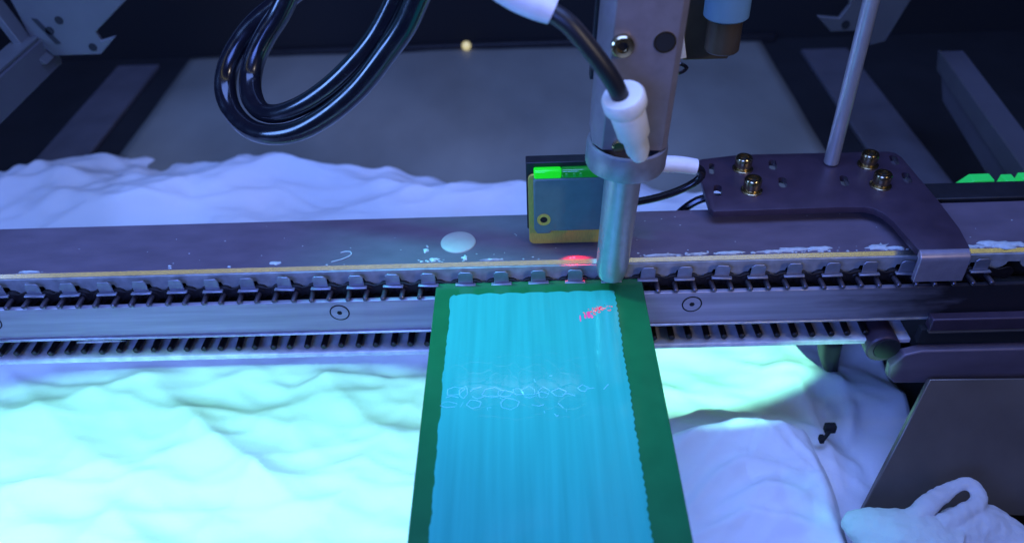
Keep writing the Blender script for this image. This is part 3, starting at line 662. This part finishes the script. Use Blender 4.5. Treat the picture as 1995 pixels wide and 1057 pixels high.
tag(MB_c.build('cable_clip', M_void, bevel=.06), 'small black clip lying on the white cloth at right', 'clip')

# ------------------------------------------------------------------ cloths
def back_z(X, Y, U, V):
    z = -8.3 + .25*fbm(X, Y, 7, 1.3, 3) + .18*fbm(X*.5+Y*.25, Y, 4.2, 5.2, 3, True) + 1.9*crease(X, Y, 3, 9, 3.0, 9.0, .32) + 1.2*crease(X, Y, 21, 8, 1.2, 3.0, .5)
    for pts, w, a in (([(-34, 19), (-26, 20.5), (-20, 18.5)], 1.3, .6), ([(-22, 23), (-14, 20), (-8, 20.5)], 1.2, .7), ([(-27, 17), (-15, 18.0), (-10, 15.5)], 1.0, .5),
                      ([(-12, 19.5), (-6, 17), (0, 17.5)], 1.0, .55), ([(-4, 19), (2, 16), (8, 17)], 1.0, .5)):
        z = z + ridge(X, Y, pts, w, a)
    edge = np.clip((V-.80)/.2, 0, 1)
    return z + .9*np.sin(np.pi*np.clip((V-.6)/.4, 0, 1))*(.7+.5*fbm(X, Y*0, 4, 8, 2)) - .9*edge**2
EX = np.array([-40, -34.6, -30.2, -24.8, -17.6, -13.5, -10.7, -8.9, -5.5, -.2, 7.2, 10.8, 14]); EY = np.array([23.5, 23.6, 24.9, 24.4, 23.0, 22.2, 21.4, 22.0, 20.6, 19.2, 19.2, 18.6, 18])
def back_warp(X, Y, U, V):
    top = np.interp(X, EX, EY) + .35*np.sin(X*1.9)*np.sin(X*.71)
    return X, 6 + (top-6)*V
bc = grid_sheet(-40, 11.5, 6, 24, 230, 120, back_z, back_warp).build('white_cloth', M_cloth, angle=180)
bc.modifiers.new('thick', 'SOLIDIFY').thickness = 0.08
tag(bc, 'rumpled white cloth lying behind the rail, lit violet-blue', 'cloth')

def front_z(X, Y, U, V):
    z = -8.35 + .18*fbm(X, Y, 6, 9.1, 3) + .10*fbm(X*.55+Y*.25, Y-X*.1, 3.6, 2.2, 3, True) + 1.3*crease(X, Y, 8, 9, 2.4, 6.5, .45) + .8*crease(X, Y, 33, 8, 1.0, 2.6, .6)
    R_ = [([(-19, 2.6), (-16, 1.5), (-13.5, 1.6), (-10, 0.4)], .8, .5), ([(-17.5, -1.6), (-15, -.4), (-12.5, .4), (-11.5, 1.6)], .7, .35), ([(-23, -2.5), (-20, -2.0), (-17.5, -2.2), (-15, -1.4)], .7, .35),
          ([(-9.5, -1.6), (-7.5, -1.2), (-5.5, -2.0), (-3, -2.3)], .7, .4), ([(-14, 3.6), (-11, 2.9), (-8, 3.6), (-5, 3.2), (-2, 2.0)], .8, .55), ([(-24, 3.6), (-20, 3.0), (-17, 3.7)], .9, .5),
          ([(-20, -4.2), (-15, -3.5), (-9, -3.4), (-5, -4)], .8, .3), ([(-12, -1.0), (-11, -2.2), (-10, -3)], .5, .25), ([(11.2, 3.0), (11.6, 0), (11.5, -3)], .8, .6), ([(12.8, 3.4), (13.2, 1.0), (12.6, -2.0)], .6, .5), ([(8, 4.2), (10, 3.2), (11.6, 3.2)], .6, .5)]
    for pts, w, a in R_: z = z + ridge(X, Y, pts, w, a*.75, .5)
    z = z + .35*np.exp(-((Y-5.4)/1.3)**2) 
    return np.maximum(np.minimum(z, -7.0) - .9*np.clip((X-11)/2, 0, 1)*np.clip((1.0-Y)/2, 0, 1), -8.9)
fc = grid_sheet(-34, 15.5, -11, 8.5, 260, 130, front_z).build('white_cloth', M_cloth, angle=180)
fc.modifiers.new('thick', 'SOLIDIFY').thickness = 0.08
tag(fc, 'white cloth spread under the rail and board, glowing cyan in added spot light', 'cloth')

def heap_z(X, Y, U, V):
    d = np.minimum(np.minimum(U/.25, (1-U)/.12), np.minimum(V/.12, (1-V)/.16)); d = np.clip(d, 0, 1)
    dome = np.sin(d*np.pi/2)**.8
    z = -8.25 + dome*(1.10 + .45*np.exp(-((U-.66)/.28)**2-((V-.62)/.3)**2)) + dome*(.22*fbm(X, Y, 2.8, 4.4, 3) + 1.1*crease(X, Y, 15, 7, 2.2, 5.0, .7) + .8*crease(X, Y, 44, 7, .9, 2.2, .8))
    for pts, w, a in (([(4.6, -2.6), (6.2, -1.3), (8.4, -1.0), (9.6, -2.6)], 1.0, .45), ([(4.6, -5.4), (6.0, -3.8), (7.4, -2.9), (8.8, -3.2)], .9, .5), ([(9.2, -1.0), (10.2, -2.6), (10.5, -5)], .6, .3),
                      ([(4.4, -6.2), (7.2, -5.2), (10.0, -6.0)], .7, .45), ([(6.2, -4.8), (8.0, -4.2), (9.6, -4.6)], .7, .35)):
        z = z + dome*ridge(X, Y, pts, w, a, .5)
    return z
def heap_warp(X, Y, U, V):
    left = 3.4+.4*V; right = 11.0+.12*np.sin(V*11)-.1*V
    X = left+(right-left)*U
    front = -10.0; back = -.75+1.2*np.sin(np.pi*np.clip(U*.8+.08, 0, 1))**.8 - .9*(1-U)**2 - .5*np.clip((U-.85)/.15, 0, 1)**2
    return X, front+(back-front)*V
hc = grid_sheet(0, 1, 0, 1, 100, 100, heap_z, heap_warp).build('white_cloth', M_cloth, angle=180)
hc.modifiers.new('thick', 'SOLIDIFY').thickness = 0.08
tag(hc, 'heaped soft white cloth to the right of the board, in violet shade', 'cloth')

# knotted fabric piece at the lower right corner: several soft rolls fused into one surface
gv = MB()
def squash(mb, z0, k): return mb.xf(lambda v: Vector((v.x, v.y, z0+(v.z-z0)*k)))
t1 = squash(MB().tube([(10.45, -5.45, -6.6), (11.0, -5.8, -6.6), (11.8, -6.25, -6.5), (12.8, -6.6, -6.5), (13.8, -7.0, -6.5)], [.3, .75, 1.05, 1.15, 1.0], 18), -6.9, .75)
t2 = MB().tube([(12.5, -5.95, -6.2), (13.2, -5.45, -5.9), (14.0, -4.95, -5.75), (14.7, -4.75, -5.7), (15.02, -5.0, -5.8), (14.8, -5.5, -5.9), (14.15, -5.85, -5.95), (13.4, -6.2, -6.1)], [.36, .31, .30, .31, .34, .30, .29, .32], 14)
t2 = squash(t2, -5.9, .7)
t3 = squash(MB().tube([(13.3, -6.7, -6.6), (14.2, -6.15, -6.5), (15.0, -5.95, -6.5), (15.8, -6.4, -6.8), (16.2, -7.4, -7.2)], [.7, .85, .85, .85, .8], 16), -6.8, .8)
t4 = squash(MB().tube([(10.8, -7.6, -7.1), (13, -7.6, -6.9), (15.4, -7.7, -7.0)], [.9, 1.2, 1.1], 16), -7.0, .7)
for t in (t1, t2, t3, t4): gv.add(t.v, t.f)
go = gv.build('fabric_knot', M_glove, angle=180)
rm = go.modifiers.new('fuse', 'REMESH'); rm.mode = 'VOXEL'; rm.voxel_size = .055; rm.use_smooth_shade = True
sm = go.modifiers.new('soft', 'SMOOTH'); sm.iterations = 4; sm.factor = .5
tx_ = bpy.data.textures.new('wrinkle', 'CLOUDS'); tx_.noise_scale = 1.1; tx_.noise_depth = 3
dm = go.modifiers.new('wrinkle', 'DISPLACE'); dm.texture = tx_; dm.strength = .35; dm.mid_level = .5
tag(go, 'knotted greyish-white fabric with a folded loop at the lower right corner', 'fabric')

rl = lamp('red_laser_diode', 'SPOT', (1.35, 0.72, 1.25), (1.35, 0.44, 0.57), 260, (1.0, 0.02, 0.04), spot_size=math.radians(34), spot_blend=0.9, shadow_soft_size=0.02); rl.scale = (3.2, 1, 1)
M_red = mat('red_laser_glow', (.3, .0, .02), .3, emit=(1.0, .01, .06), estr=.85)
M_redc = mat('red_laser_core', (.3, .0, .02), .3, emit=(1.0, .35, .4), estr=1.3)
sp = MB(); rs = random.Random(3)  # laser light on the film, built as glowing red flecks and streaks
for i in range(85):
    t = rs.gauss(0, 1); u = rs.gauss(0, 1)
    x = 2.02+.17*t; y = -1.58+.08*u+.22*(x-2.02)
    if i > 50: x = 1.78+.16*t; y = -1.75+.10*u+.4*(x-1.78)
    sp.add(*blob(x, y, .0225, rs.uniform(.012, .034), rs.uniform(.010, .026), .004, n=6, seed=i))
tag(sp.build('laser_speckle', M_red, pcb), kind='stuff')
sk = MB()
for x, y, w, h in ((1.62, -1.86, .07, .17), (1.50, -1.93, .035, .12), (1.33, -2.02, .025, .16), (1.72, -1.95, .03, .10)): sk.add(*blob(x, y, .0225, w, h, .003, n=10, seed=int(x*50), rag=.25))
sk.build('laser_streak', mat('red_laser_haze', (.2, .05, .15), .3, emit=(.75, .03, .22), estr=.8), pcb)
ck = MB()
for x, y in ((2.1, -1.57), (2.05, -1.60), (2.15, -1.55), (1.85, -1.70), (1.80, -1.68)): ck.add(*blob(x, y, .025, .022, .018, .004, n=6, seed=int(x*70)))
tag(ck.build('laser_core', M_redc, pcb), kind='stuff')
